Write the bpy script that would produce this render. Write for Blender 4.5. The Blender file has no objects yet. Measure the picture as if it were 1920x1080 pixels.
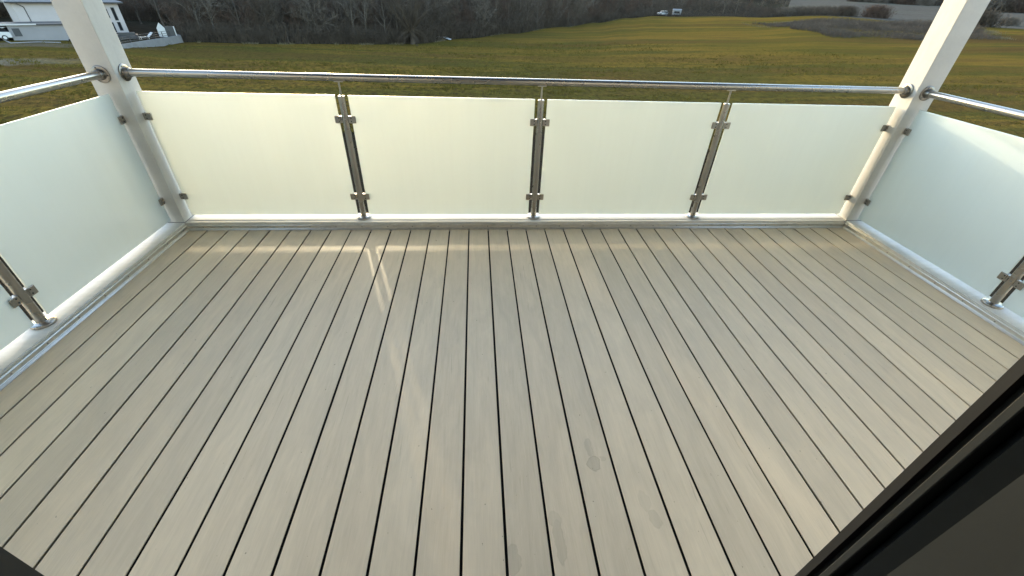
import bpy, bmesh, math, random
from mathutils import Vector, Matrix, noise

R = math.radians
scene = bpy.context.scene
col = scene.collection

# ------------------------------------------------------------------ camera
CAM = (0.0705, -2.8583, 1.4904)
YAW, PITCH, ROLL, FPX = 0.0966, 0.6204, 0.0409, 781.56
fwd = Vector((math.sin(YAW) * math.cos(PITCH), math.cos(YAW) * math.cos(PITCH), -math.sin(PITCH)))
rgt = Vector((math.cos(YAW), -math.sin(YAW), 0))
upv = rgt.cross(fwd)
r2 = rgt * math.cos(ROLL) + upv * math.sin(ROLL)
u2 = upv * math.cos(ROLL) - rgt * math.sin(ROLL)
cd = bpy.data.cameras.new('camera')
cd.sensor_width = 36.0
cd.lens = FPX * 36.0 / 1920.0
cd.clip_start = 0.01
cd.clip_end = 6000
cam = bpy.data.objects.new('camera', cd)
cam.matrix_world = Matrix(((r2.x, u2.x, -fwd.x, CAM[0]), (r2.y, u2.y, -fwd.y, CAM[1]), (r2.z, u2.z, -fwd.z, CAM[2]), (0, 0, 0, 1)))
col.objects.link(cam)
scene.camera = cam

# ------------------------------------------------------------------ sky, sun, exposure
SUN_EL, SUN_AZ = 10.0, -18.0          # degrees; azimuth from +Y towards +X
world = bpy.data.worlds.new('World')
scene.world = world
world.use_nodes = True
wn = world.node_tree.nodes
bg = wn['Background']
sky = wn.new('ShaderNodeTexSky')
sky.sky_type = 'NISHITA'
sky.sun_disc = False
sky.sun_elevation = R(SUN_EL)
sky.sun_rotation = R(SUN_AZ)
sky.altitude = 100
sky.air_density = 1.0
sky.dust_density = 1.2
sky.ozone_density = 1.0
world.node_tree.links.new(sky.outputs[0], bg.inputs[0])
bg.inputs[1].default_value = 0.15
sd = bpy.data.lights.new('sun', 'SUN')
sd.energy = 0.46
sd.angle = R(1.5)
sd.color = (1.0, 0.84, 0.58)
sun = bpy.data.objects.new('sun', sd)
sv = Vector((math.sin(R(SUN_AZ)) * math.cos(R(SUN_EL)), math.cos(R(SUN_AZ)) * math.cos(R(SUN_EL)), math.sin(R(SUN_EL))))
sun.rotation_euler = sv.to_track_quat('Z', 'Y').to_euler()
sun.location = sv * 50
col.objects.link(sun)
scene.view_settings.view_transform = 'Standard'
scene.view_settings.look = 'None'
scene.view_settings.exposure = 2.95
scene.view_settings.gamma = 1.0
scene.view_settings.use_curve_mapping = False

# ------------------------------------------------------------------ helpers
def tag(o, label=None, cat=None, group=None, kind=None):
    if label: o['label'] = label
    if cat: o['category'] = cat
    if group: o['group'] = group
    if kind: o['kind'] = kind
    return o

def empty(name, loc=(0, 0, 0), rz=0.0):
    o = bpy.data.objects.new(name, None)
    o.empty_display_size = 0.1
    o.location = loc
    o.rotation_euler = (0, 0, rz)
    col.objects.link(o)
    return o

def link(name, me, mat=None, parent=None, loc=(0, 0, 0), rot=(0, 0, 0)):
    if mat is not None and len(me.materials) == 0:
        me.materials.append(mat)
    o = bpy.data.objects.new(name, me)
    o.parent = parent
    o.location = loc
    o.rotation_euler = rot
    col.objects.link(o)
    return o

class MB:
    """collects shapes, builds one mesh"""
    def __init__(self):
        self.v = []; self.f = []; self.s = []
    def add(self, vs, fs, smooth=False):
        b = len(self.v)
        self.v += [tuple(p) for p in vs]
        self.f += [tuple(i + b for i in f) for f in fs]
        self.s += [smooth] * len(fs)
        return self
    def box(self, x0, x1, y0, y1, z0, z1):
        vs = [(x0, y0, z0), (x1, y0, z0), (x1, y1, z0), (x0, y1, z0), (x0, y0, z1), (x1, y0, z1), (x1, y1, z1), (x0, y1, z1)]
        return self.add(vs, [(3, 2, 1, 0), (4, 5, 6, 7), (0, 1, 5, 4), (1, 2, 6, 5), (2, 3, 7, 6), (3, 0, 4, 7)])
    def rbox(self, x0, x1, y0, y1, z0, z1, b=0.002, seg=2):
        bm = bmesh.new()
        bmesh.ops.create_cube(bm, size=1.0)
        for v in bm.verts:
            v.co = Vector(((x0 + x1) / 2 + v.co.x * (x1 - x0), (y0 + y1) / 2 + v.co.y * (y1 - y0), (z0 + z1) / 2 + v.co.z * (z1 - z0)))
        bmesh.ops.bevel(bm, geom=list(bm.edges), offset=b, segments=seg, affect='EDGES', profile=0.5)
        bm.verts.index_update()
        self.add([v.co[:] for v in bm.verts], [[v.index for v in f.verts] for f in bm.faces])
        bm.free()
        return self
    def tube(self, p0, p1, r0, r1=None, n=24, caps=True, smooth=True):
        r1 = r0 if r1 is None else r1
        p0 = Vector(p0); p1 = Vector(p1)
        d = (p1 - p0).normalized()
        a = d.orthogonal().normalized(); c = d.cross(a)
        vs = []
        for p, r in ((p0, r0), (p1, r1)):
            for k in range(n):
                t = 2 * math.pi * k / n
                vs.append(p + (a * math.cos(t) + c * math.sin(t)) * r)
        self.add(vs, [(k, (k + 1) % n, n + (k + 1) % n, n + k) for k in range(n)], smooth)
        if caps:
            self.add(vs[:n], [tuple(range(n - 1, -1, -1))])
            self.add(vs[n:], [tuple(range(n))])
        return self
    def lathe(self, pts, base=(0, 0, 0), axis=(0, 0, 1), n=32, smooth=True):
        """pts (radius, height along axis); closed at both ends when the radius is 0"""
        base = Vector(base); d = Vector(axis).normalized()
        a = d.orthogonal().normalized(); c = d.cross(a)
        vs = []
        for r, h in pts:
            for k in range(n):
                t = 2 * math.pi * k / n
                vs.append(base + d * h + (a * math.cos(t) + c * math.sin(t)) * max(r, 1e-5))
        fs = []
        for i in range(len(pts) - 1):
            for k in range(n):
                fs.append((i * n + k, i * n + (k + 1) % n, (i + 1) * n + (k + 1) % n, (i + 1) * n + k))
        return self.add(vs, fs, smooth)
    def prism(self, poly, fn, t0, t1, smooth=False):
        """poly of (a,b) extruded between parameters t0,t1; fn(a,b,t)->point"""
        n = len(poly)
        vs = [fn(a, b, t0) for a, b in poly] + [fn(a, b, t1) for a, b in poly]
        fs = [(k, (k + 1) % n, n + (k + 1) % n, n + k) for k in range(n)]
        fs += [tuple(range(n - 1, -1, -1)), tuple(range(n, 2 * n))]
        return self.add(vs, fs, smooth)
    def mesh(self, name, fix=True):
        me = bpy.data.meshes.new(name)
        me.from_pydata(self.v, [], self.f)
        me.polygons.foreach_set('use_smooth', self.s)
        if fix:
            bm = bmesh.new(); bm.from_mesh(me)
            bmesh.ops.recalc_face_normals(bm, faces=bm.faces)
            bm.to_mesh(me); bm.free()
        me.update()
        return me
    def build(self, name, mat, parent=None, loc=(0, 0, 0), rot=(0, 0, 0), fix=True):
        return link(name, self.mesh(name, fix), mat, parent, loc, rot)

# ------------------------------------------------------------------ materials
class NT:
    def __init__(self, name):
        self.m = bpy.data.materials.new(name)
        self.m.use_nodes = True
        self.t = self.m.node_tree
        self.n = self.t.nodes
        self.p = self.n.get('Principled BSDF')
        self.out = self.n.get('Material Output')
    def new(self, typ, **kw):
        nd = self.n.new(typ)
        for k, v in kw.items():
            if k.startswith('_'): setattr(nd, k[1:], v)
            else: nd.inputs[k.replace('__', ' ')].default_value = v
        return nd
    def l(self, a, b): self.t.links.new(a, b)
    def coords(self, kind='Object', scale=(1, 1, 1), loc=(0, 0, 0)):
        tc = self.new('ShaderNodeTexCoord')
        mp = self.new('ShaderNodeMapping')
        mp.inputs['Scale'].default_value = scale
        mp.inputs['Location'].default_value = loc
        self.l(tc.outputs[kind], mp.inputs['Vector'])
        return mp.outputs[0]
    def pos(self, scale=(1, 1, 1), loc=(0, 0, 0), rz=0.0):
        g = self.new('ShaderNodeNewGeometry')
        mp = self.new('ShaderNodeMapping')
        mp.inputs['Scale'].default_value = scale
        mp.inputs['Location'].default_value = loc
        mp.inputs['Rotation'].default_value = (0, 0, rz)
        self.l(g.outputs['Position'], mp.inputs['Vector'])
        return mp.outputs[0]
    def noise(self, vec, scale, detail=4, rough=0.55, dist=0.0):
        nd = self.new('ShaderNodeTexNoise')
        nd.inputs['Scale'].default_value = scale
        nd.inputs['Detail'].default_value = detail
        nd.inputs['Roughness'].default_value = rough
        nd.inputs['Distortion'].default_value = dist
        if vec is not None: self.l(vec, nd.inputs['Vector'])
        return nd.outputs[0]
    def ramp(self, fac, stops):
        nd = self.new('ShaderNodeValToRGB')
        cr = nd.color_ramp
        while len(cr.elements) < len(stops): cr.elements.new(0.5)
        for e, (p, c) in zip(cr.elements, stops):
            e.position = p
            e.color = (c, c, c, 1) if isinstance(c, (int, float)) else (*c, 1)
        self.l(fac, nd.inputs[0])
        return nd.outputs[0]
    def mix(self, fac, a, b, mode='MIX'):
        nd = self.n.new('ShaderNodeMix')
        nd.data_type = 'RGBA'; nd.blend_type = mode
        for s, v in ((nd.inputs['Factor'], fac), (nd.inputs['A'], a), (nd.inputs['B'], b)): pass
        for idx, v in ((0, fac), (6, a), (7, b)):
            s = nd.inputs[idx]
            if isinstance(v, (int, float)): s.default_value = v if idx == 0 else (v, v, v, 1)
            elif isinstance(v, tuple): s.default_value = (*v, 1)
            else: self.l(v, s)
        return nd.outputs[2]
    def math(self, op, a, b=None, clamp=False):
        nd = self.n.new('ShaderNodeMath'); nd.operation = op; nd.use_clamp = clamp
        for i, v in enumerate((a, b)):
            if v is None: continue
            if isinstance(v, (int, float)): nd.inputs[i].default_value = v
            else: self.l(v, nd.inputs[i])
        return nd.outputs[0]
    def bump(self, height, strength=0.2, distance=0.01):
        nd = self.n.new('ShaderNodeBump')
        nd.inputs['Strength'].default_value = strength
        nd.inputs['Distance'].default_value = distance
        self.l(height, nd.inputs['Height'])
        self.l(nd.outputs[0], self.p.inputs['Normal'])
    def set(self, **kw):
        for k, v in kw.items():
            s = self.p.inputs[k.replace('__', ' ')]
            if isinstance(v, (int, float)) or isinstance(v, tuple):
                s.default_value = v if not (isinstance(v, tuple) and len(v) == 3) else (*v, 1)
            else: self.l(v, s)
        return self

def simple(name, c, rough=0.6, metal=0.0, var=0.12, scale=6.0, spec=0.5):
    t = NT(name)
    n = t.noise(t.coords('Object'), scale, 5, 0.6)
    k = t.ramp(n, [(0.3, 1 - var), (0.7, 1 + var)])
    t.set(Base__Color=t.mix(1.0, c, k, 'MULTIPLY'), Roughness=rough, Metallic=metal)
    t.p.inputs['Specular IOR Level'].default_value = spec
    return t.m

def mat_deck():
    t = NT('wood_plastic_decking')
    oi = t.new('ShaderNodeObjectInfo')
    tc = t.new('ShaderNodeTexCoord')
    off = t.new('ShaderNodeVectorMath', _operation='ADD')
    t.l(tc.outputs['Object'], off.inputs[0])
    cmb = t.new('ShaderNodeCombineXYZ')
    t.l(t.math('MULTIPLY', oi.outputs['Random'], 37.0), cmb.inputs[0])
    t.l(t.math('MULTIPLY', oi.outputs['Random'], 91.0), cmb.inputs[1])
    t.l(cmb.outputs[0], off.inputs[1])
    def mapped(s):
        mp = t.new('ShaderNodeMapping'); mp.inputs['Scale'].default_value = s
        t.l(off.outputs[0], mp.inputs['Vector']); return mp.outputs[0]
    grain = t.noise(mapped((42, 2.6, 1)), 1.0, 6, 0.62, 0.9)
    fine = t.noise(mapped((260, 9, 1)), 1.0, 4, 0.6)
    cloud = t.noise(mapped((11, 3.2, 1)), 1.0, 5, 0.62, 0.8)
    speck = t.noise(mapped((70, 45, 1)), 1.0, 2, 0.5)
    base = t.ramp(grain, [(0.25, (0.548, 0.464, 0.336)), (0.5, (0.586, 0.498, 0.363)), (0.75, (0.614, 0.524, 0.384))])
    c = t.mix(1.0, base, t.ramp(fine, [(0.3, 0.955), (0.7, 1.035)]), 'MULTIPLY')
    c = t.mix(1.0, c, t.ramp(cloud, [(0.28, 0.90), (0.72, 1.07)]), 'MULTIPLY')
    c = t.mix(1.0, c, t.ramp(oi.outputs['Random'], [(0.0, (0.90, 0.905, 0.905)), (0.5, (1.0, 0.985, 0.965)), (1.0, (1.07, 1.07, 1.06))]), 'MULTIPLY')
    # short dark scuffs
    streak = t.noise(mapped((120, 6, 1)), 1.0, 3, 0.5, 0.8)
    patch = t.noise(mapped((5, 1.1, 1)), 1.0, 3, 0.5)
    sc = t.math('MULTIPLY', t.ramp(streak, [(0.62, 0.0), (0.75, 1.0)]), t.ramp(patch, [(0.42, 0.0), (0.62, 1.0)]))
    c = t.mix(sc, c, t.mix(1.0, c, 0.78, 'MULTIPLY'))
    c = t.mix(t.ramp(speck, [(0.735, 0.0), (0.77, 0.6)]), c, (0.09, 0.078, 0.062))
    # dried water marks, each at its own place on the boards
    g = t.new('ShaderNodeNewGeometry')
    wob = t.new('ShaderNodeTexNoise', Scale=22.0, Detail=3.0)
    t.l(g.outputs['Position'], wob.inputs['Vector'])
    wsub = t.new('ShaderNodeVectorMath', _operation='SUBTRACT'); t.l(wob.outputs['Color'], wsub.inputs[0]); wsub.inputs[1].default_value = (0.5, 0.5, 0.5)
    wsc = t.new('ShaderNodeVectorMath', _operation='SCALE'); t.l(wsub.outputs[0], wsc.inputs[0]); wsc.inputs['Scale'].default_value = 0.035
    wp = t.new('ShaderNodeVectorMath', _operation='ADD'); t.l(g.outputs['Position'], wp.inputs[0]); t.l(wsc.outputs[0], wp.inputs[1])
    total = None
    for (sx, sy, rx, ry, amt, rim) in ((0.507, -1.965, 0.027, 0.034, 0.17, 1), (0.502, -1.90, 0.013, 0.05, 0.13, 0), (0.325, -2.235, 0.020, 0.075, 0.14, 0),
                                       (0.317, -2.165, 0.028, 0.030, 0.10, 0), (0.672, -2.185, 0.024, 0.036, 0.12, 0), (0.655, -2.12, 0.020, 0.04, 0.07, 0), (0.165, -2.28, 0.024, 0.05, 0.14, 0),
                                       (0.545, -1.945, 0.012, 0.014, 0.10, 0), (0.86, -0.43, 0.02, 0.02, 0.05, 0)):
        d = t.new('ShaderNodeVectorMath', _operation='SUBTRACT'); t.l(wp.outputs[0], d.inputs[0]); d.inputs[1].default_value = (sx, sy, 0)
        s = t.new('ShaderNodeVectorMath', _operation='MULTIPLY'); t.l(d.outputs[0], s.inputs[0]); s.inputs[1].default_value = (1 / rx, 1 / ry, 0)
        ln = t.new('ShaderNodeVectorMath', _operation='LENGTH'); t.l(s.outputs[0], ln.inputs[0])
        amt *= 1.5
        e = t.ramp(ln.outputs['Value'], [(0.0, amt * 0.75), (0.80, amt * 0.8), (0.90, amt * (1.35 if rim else 1.0)), (1.0, 0.0)])
        total = e if total is None else t.math('MAXIMUM', total, e)
    c = t.mix(total, c, (0.10, 0.095, 0.075))
    t.set(Base__Color=c, Roughness=t.ramp(cloud, [(0.3, 0.50), (0.7, 0.62)]))
    t.p.inputs['Specular IOR Level'].default_value = 0.45
    t.bump(t.math('ADD', t.math('MULTIPLY', grain, 0.6), fine), 0.4, 0.0015)
    return t.m

def mat_glass():
    t = NT('frosted_glass')
    t.n.remove(t.p)
    n = t.noise(t.coords('Object', (1.0, 1.0, 0.35)), 2.2, 4, 0.6, 0.3)
    tint = t.ramp(n, [(0.3, (0.832, 0.880, 0.872)), (0.7, (0.888, 0.932, 0.922))])
    drip = t.noise(t.coords('Object', (16, 16, 0.7)), 1.0, 4, 0.6, 0.4)
    tint = t.mix(1.0, tint, t.ramp(drip, [(0.3, 0.965), (0.6, 1.0)]), 'MULTIPLY')
    tr = t.new('ShaderNodeBsdfTranslucent'); t.l(tint, tr.inputs[0])
    rf = t.new('ShaderNodeBsdfRefraction'); t.l(tint, rf.inputs[0]); rf.inputs['Roughness'].default_value = 0.95; rf.inputs['IOR'].default_value = 1.5
    df = t.new('ShaderNodeBsdfDiffuse'); df.inputs[0].default_value = (0.80, 0.87, 0.86, 1)
    gl = t.new('ShaderNodeBsdfGlossy'); gl.inputs[0].default_value = (1, 1, 1, 1); gl.inputs['Roughness'].default_value = 0.16
    m1 = t.new('ShaderNodeMixShader'); m1.inputs[0].default_value = 0.80; t.l(tr.outputs[0], m1.inputs[1]); t.l(rf.outputs[0], m1.inputs[2])
    m2 = t.new('ShaderNodeMixShader'); m2.inputs[0].default_value = 0.60; t.l(m1.outputs[0], m2.inputs[1]); t.l(df.outputs[0], m2.inputs[2])
    fr = t.new('ShaderNodeFresnel'); fr.inputs['IOR'].default_value = 1.45
    ge = t.new('ShaderNodeNewGeometry')
    fac = t.math('MULTIPLY', fr.outputs[0], t.math('SUBTRACT', 1.0, ge.outputs['Backfacing']))
    m3 = t.new('ShaderNodeMixShader'); t.l(fac, m3.inputs[0]); t.l(m2.outputs[0], m3.inputs[1]); t.l(gl.outputs[0], m3.inputs[2])
    t.l(m3.outputs[0], t.out.inputs[0])
    return t.m

def mat_steel():
    t = NT('brushed_stainless_steel')
    n = t.noise(t.coords('Object', (3, 3, 3)), 3, 3, 0.5)
    b = t.noise(t.coords('Object', (1, 1, 1)), 4, 3, 0.5)
    t.set(Base__Color=t.ramp(b, [(0.3, (0.34, 0.32, 0.29)), (0.7, (0.40, 0.38, 0.345))]), Metallic=1.0, Roughness=t.ramp(n, [(0.3, 0.25), (0.7, 0.31)]))
    return t.m

def mat_white(name, c=(0.54, 0.54, 0.515), dirt=0.10, rough=0.62):
    t = NT(name)
    v = t.pos()
    big = t.noise(v, 3.5, 5, 0.6)
    fine = t.noise(v, 60, 4, 0.65)
    st = t.noise(t.pos((1.2, 14, 3)), 2.5, 4, 0.6, 0.5)
    k = t.mix(1.0, t.ramp(big, [(0.3, 1 - dirt), (0.65, 1.0)]), t.ramp(fine, [(0.25, 0.95), (0.6, 1.0)]), 'MULTIPLY')
    k = t.mix(1.0, k, t.ramp(st, [(0.3, 1 - dirt * 0.7), (0.6, 1.0)]), 'MULTIPLY')
    t.set(Base__Color=t.mix(1.0, c, k, 'MULTIPLY'), Roughness=rough)
    t.bump(fine, 0.12, 0.001)
    return t.m

def mat_alu():
    t = NT('aluminium_profile')
    n = t.noise(t.pos((6, 6, 60)), 5, 5, 0.6)
    d = t.noise(t.pos(), 9, 5, 0.65)
    c = t.mix(t.ramp(d, [(0.5, 0.0), (0.8, 0.5)]), t.ramp(n, [(0.3, (0.52, 0.50, 0.45)), (0.7, (0.66, 0.64, 0.58))]), (0.30, 0.29, 0.26))
    t.set(Base__Color=c, Metallic=0.85, Roughness=0.36)
    return t.m

M = {}
M['deck'] = mat_deck()
M['glass'] = mat_glass()
M['steel'] = mat_steel()
M['white'] = mat_white('white_painted_steel')
M['beam'] = mat_white('white_beam_paint', (0.64, 0.63, 0.585), 0.16, 0.8)
M['alu'] = mat_alu()
M['dark'] = simple('dark_underlay', (0.005, 0.005, 0.005), 0.9)
M['anthracite'] = simple('anthracite_foil', (0.010, 0.012, 0.013), 0.42, 0, 0.1, 90)
M['anthracite_light'] = simple('anthracite_coating', (0.0095, 0.0115, 0.0125), 0.5, 0, 0.08, 120)
M['gasket'] = simple('grey_gasket', (0.008, 0.008, 0.009), 0.6)
M['seal'] = simple('black_rubber', (0.004, 0.004, 0.004), 0.6)
M['render'] = simple('grey_render', (0.30, 0.32, 0.335), 0.9, 0, 0.05, 30)
M['soffit'] = simple('soffit_boards', (0.16, 0.145, 0.125), 0.7, 0, 0.05, 4)
M['room'] = simple('room_wall_paint', (0.45, 0.43, 0.40), 0.9)
M['screw'] = simple('screw_steel', (0.32, 0.31, 0.29), 0.3, 1.0)
M['hole'] = simple('socket_dark', (0.02, 0.02, 0.02), 0.6)

# ------------------------------------------------------------------ terrain
TA = [-60, -42, -36, -30, -22, -12, -7, -0.7, 4.3, 10.5, 14, 17.5, 20.4, 29.5, 37, 44, 50, 60]
TR = [102, 102, 102, 103, 98, 97, 99, 113, 130, 165, 190, 205, 212, 218, 222, 220, 215, 210]
TZ = [-6.9, -7.0, -7.3, -8, -8, -8, -8, -8, -8, -8, -7.6, -6.2, -5.3, -4.2, -2.5, -3.2, -3, -3]
CX, CY = CAM[0], CAM[1]
def itp(a, T):
    if a <= TA[0]: return T[0]
    if a >= TA[-1]: return T[-1]
    for i in range(len(TA) - 1):
        if a <= TA[i + 1]:
            t = (a - TA[i]) / (TA[i + 1] - TA[i]); t = t * t * (3 - 2 * t)
            return T[i] + (T[i + 1] - T[i]) * t
def sm(t):
    t = max(0.0, min(1.0, t)); return t * t * (3 - 2 * t)
def terr_polar(r, a):
    Rr = itp(a, TR); Z = itp(a, TZ)
    if r <= Rr:
        return -8 + (Z + 8) * sm((r - 45) / (Rr - 45))
    w = sm((a - 26) / 9); e = r - Rr
    left = Z + .06 * min(e, 320) + .008 * max(0, e - 320)
    right = Z + .030 * min(e, 200) + .035 * max(0, min(e - 200, 400)) + .01 * max(0, e - 600)
    return left * (1 - w) + right * w
def polar(r, a): return CX + r * math.sin(R(a)), CY + r * math.cos(R(a))
def terr(x, y):
    dx, dy = x - CX, y - CY
    return terr_polar(math.hypot(dx, dy), math.degrees(math.atan2(dx, dy)))

def mat_meadow():
    t = NT('meadow_grass')
    band = t.noise(t.pos((0.007, 0.075, 0), rz=R(-5)), 1.0, 5, 0.58, 0.35)
    clod = t.noise(t.pos((1.5, 0.95, 0)), 1.0, 6, 0.70, 0.5)
    fine = t.noise(t.pos((3.2, 2.0, 0)), 1.0, 4, 0.7)
    gp = t.new('ShaderNodeNewGeometry')
    dl = t.new('ShaderNodeVectorMath', _operation='LENGTH'); t.l(gp.outputs['Position'], dl.inputs[0])
    dist = t.math('ADD', t.math('DIVIDE', dl.outputs['Value'], 200.0), t.math('MULTIPLY', t.math('SUBTRACT', t.noise(t.pos((0.05, 0.11, 0)), 1.0, 4, 0.6), 0.5), 0.25))
    patch = t.noise(t.pos((0.02, 0.035, 0)), 1.0, 4, 0.55)
    c = t.ramp(band, [(0.32, (0.0692, 0.0448, 0.0183)), (0.42, (0.0950, 0.0617, 0.0193)), (0.47, (0.0692, 0.0602, 0.0172)), (0.53, (0.1400, 0.0902, 0.0203)), (0.58, (0.1012, 0.0646, 0.0203)), (0.66, (0.1255, 0.0800, 0.0203)), (0.74, (0.0676, 0.0572, 0.0183))])
    c = t.mix(t.ramp(patch, [(0.45, 0.0), (0.7, 0.55)]), c, (0.080, 0.066, 0.014))
    rough_near = t.ramp(dist, [(0.20, 1.0), (0.34, 0.6), (0.60, 0.12)])
    c = t.mix(t.math('MULTIPLY', t.ramp(clod, [(0.41, 1.0), (0.51, 0.0)]), rough_near), c, (0.040, 0.031, 0.014))
    c = t.mix(1.0, c, t.mix(rough_near, 1.0, t.ramp(fine, [(0.28, 0.55), (0.68, 1.4)])), 'MULTIPLY')
    # bare earth and gravel by the neighbouring house
    g = t.new('ShaderNodeNewGeometry')
    sx = t.new('ShaderNodeSeparateXYZ'); t.l(g.outputs['Position'], sx.inputs[0])
    wob = t.math('MULTIPLY', t.math('SUBTRACT', t.noise(t.pos((0.12, 0.12, 0)), 1.0, 5, 0.6), 0.5), 9.0)
    yy = t.math('ADD', t.math('SUBTRACT', sx.outputs[1], t.math('MULTIPLY', sx.outputs[0], 0.45)), wob)   # y - .45 x
    inx = t.ramp(t.math('DIVIDE', t.math('ADD', sx.outputs[0], 110.0), 80.0), [(0.62, 1.0), (0.80, 0.0)])
    def bandmask(c0, w):
        d = t.math('ABSOLUTE', t.math('SUBTRACT', yy, c0))
        return t.math('MULTIPLY', t.ramp(t.math('DIVIDE', d, w * 2.0), [(0.35, 1.0), (0.6, 0.0)]), inx)
    earth = t.ramp(fine, [(0.3, (0.10, 0.082, 0.058)), (0.7, (0.24, 0.205, 0.155))])
    c = t.mix(bandmask(82.5, 2.6), c, earth)
    c = t.mix(t.math('MULTIPLY', bandmask(97.5, 3.2), 0.8), c, (0.11, 0.09, 0.062))
    # dark turned soil with pale rubble close to the building
    soil = t.ramp(t.noise(t.pos((3, 3, 0)), 1.0, 5, 0.75), [(0.3, (0.012, 0.010, 0.007)), (0.6, (0.030, 0.025, 0.018)), (0.70, (0.05, 0.045, 0.035)), (0.74, (0.35, 0.33, 0.29))])
    c = t.mix(t.ramp(dl.outputs['Value'], [(0.0, 0.0), (1.0, 0.0)]) if False else t.ramp(dist, [(0.165, 1.0), (0.20, 0.0)]), c, soil)
    t.set(Base__Color=c, Roughness=0.95)
    t.p.inputs['Specular IOR Level'].default_value = 0.0
    t.bump(t.math('ADD', clod, t.math('MULTIPLY', fine, 0.5)), 0.8, 0.4)
    return t.m

def mat_ground(name, a, b, c_):
    t = NT(name)
    n1 = t.noise(t.pos((0.02, 0.05, 0.03)), 1.0, 6, 0.62, 0.4)
    n2 = t.noise(t.pos((0.5, 0.9, 0.6)), 1.0, 5, 0.7)
    c = t.ramp(n1, [(0.3, a), (0.5, b), (0.7, c_)])
    c = t.mix(1.0, c, t.ramp(n2, [(0.28, 0.7), (0.7, 1.25)]), 'MULTIPLY')
    t.set(Base__Color=c, Roughness=0.95)
    t.p.inputs['Specular IOR Level'].default_value = 0.0
    t.bump(n2, 0.8, 0.3)
    return t.m

M['meadow'] = mat_meadow()
M['litter'] = mat_ground('leaf_litter', (0.022, 0.019, 0.014), (0.034, 0.029, 0.021), (0.030, 0.031, 0.020))
M['plough'] = mat_ground('ploughed_earth', (0.074, 0.066, 0.055), (0.090, 0.081, 0.067), (0.084, 0.081, 0.061))

def polar_sheet(name, mat, rads, angs, rfun, disp=0.0):
    vs, fs = [], []
    na = len(angs)
    for r in rads:
        for a in angs:
            rr = rfun(r, a)
            x, y = polar(rr, a)
            z = terr_polar(rr, a) - (0.5 if (not disp and r < 0) else 0)
            edge = sm((itp(a, TR) - rr) / 6.0) if disp else 0
            if disp and 30 < rr:
                z += disp * (noise.noise(Vector((x * .5, y * 1.1, 3.3))) + 0.6 * noise.noise(Vector((x * 1.7, y * 2.3, 9.1)))) * sm((rr - 30) / 10) * edge
                z += 0.22 * noise.noise(Vector((x * .03, y * .09, 1.7))) * edge
            vs.append((x, y, z))
    for i in range(len(rads) - 1):
        for j in range(na - 1):
            k = i * na + j
            fs.append((k, k + 1, k + na + 1, k + na))
    me = bpy.data.meshes.new(name)
    me.from_pydata(vs, [], fs)
    me.polygons.foreach_set('use_smooth', [True] * len(fs))
    me.update()
    o = link(name, me, mat)
    if me.polygons[0].normal.z < 0: me.flip_normals()
    return tag(o, kind='structure')

angs_f = [-62 + 0.35 * i for i in range(int(124 / 0.35) + 1)]
angs_b = [angs_f[-1] + (360 - 124) * i / 40 for i in range(41)]
angs_b = [a if a <= 180 else a for a in angs_b]
frac = [0.0] + [0.30 * i / 8 for i in range(1, 9)] + [0.30 + 0.70 * (i / 190) ** 1.15 for i in range(1, 191)]
polar_sheet('meadow', M['meadow'], frac, angs_f, lambda f, a: max(0.5, f * (itp(a, TR) + (0.35 if False else 0.0))), 0.09)
far = [-4, 0, 4, 10, 20, 35, 55, 80, 110, 150, 200, 260, 340, 450, 600, 900, 1400, 2200, 3200]
polar_sheet('wooded_hillside', M['litter'], far, [-62 + i for i in range(0, 96)], lambda e, a: itp(a, TR) - 0.1 + e)
polar_sheet('ploughed_hillside', M['plough'], far, [33 + i * 0.725 for i in range(0, 41)], lambda e, a: itp(a, TR) - 0.1 + e)
def back_ground():
    vs, fs = [], []
    rads = [0.5, 10, 30, 60, 110, 200, 400, 900, 1800, 3200]
    for r in rads:
        for a in angs_b:
            x, y = polar(r, a)
            vs.append((x, y, -8.06))
    n = len(angs_b)
    for i in range(len(rads) - 1):
        for j in range(n - 1):
            k = i * n + j
            fs.append((k, k + n, k + n + 1, k + 1))
    me = bpy.data.meshes.new('ground'); me.from_pydata(vs, [], fs); me.update()
    o = link('ground', me, M['meadow'])
    if me.polygons[0].normal.z < 0: me.flip_normals()
    tag(o, kind='structure')
back_ground()

# ------------------------------------------------------------------ own building: wall, roof, room, deck
YF = -2.640                                   # outer face of the facade
DX0, DX1 = -0.50, 0.62                        # rough door opening
wb = MB()
wb.box(-6.0, DX0, YF - 0.36, YF, -8.0, 2.62)
wb.box(DX1, 7.0, YF - 0.36, YF, -8.0, 2.62)
wb.box(DX0, DX1, YF - 0.36, YF, 2.25, 2.62)
wb.box(DX0, DX1, YF - 0.36, YF, -8.0, -0.06)
tag(wb.build('facade_wall', M['render']), 'grey rendered house wall around the balcony door', 'wall', kind='structure')
rb = MB()
rb.box(-3.0, 3.5, -7.2, -7.0, -0.06, 2.62); rb.box(-3.2, -3.0, -7.2, YF - 0.362, -0.06, 2.62); rb.box(3.5, 3.7, -7.2, YF - 0.362, -0.06, 2.62)
rb.box(-3.2, 3.7, -7.2, YF - 0.362, -0.26, -0.062); rb.box(-3.2, 3.7, -7.2, YF - 0.362, 2.622, 2.8)
tag(rb.build('room_walls', M['room']), kind='structure')
tag(MB().box(-2.45, 3.48, YF + 0.002, 0.32, 2.764, 2.95).build('balcony_roof', M['soffit']), kind='structure')
fr = MB()
fr.box(-2.19, 3.218, 0.018, 0.173, 2.602, 2.76); fr.box(-2.19, -2.035, YF + 0.002, 0.016, 2.602, 2.76); fr.box(3.063, 3.218, YF + 0.002, 0.016, 2.602, 2.76)
tag(fr.build('roof_frame', M['white']), kind='structure')

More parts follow.
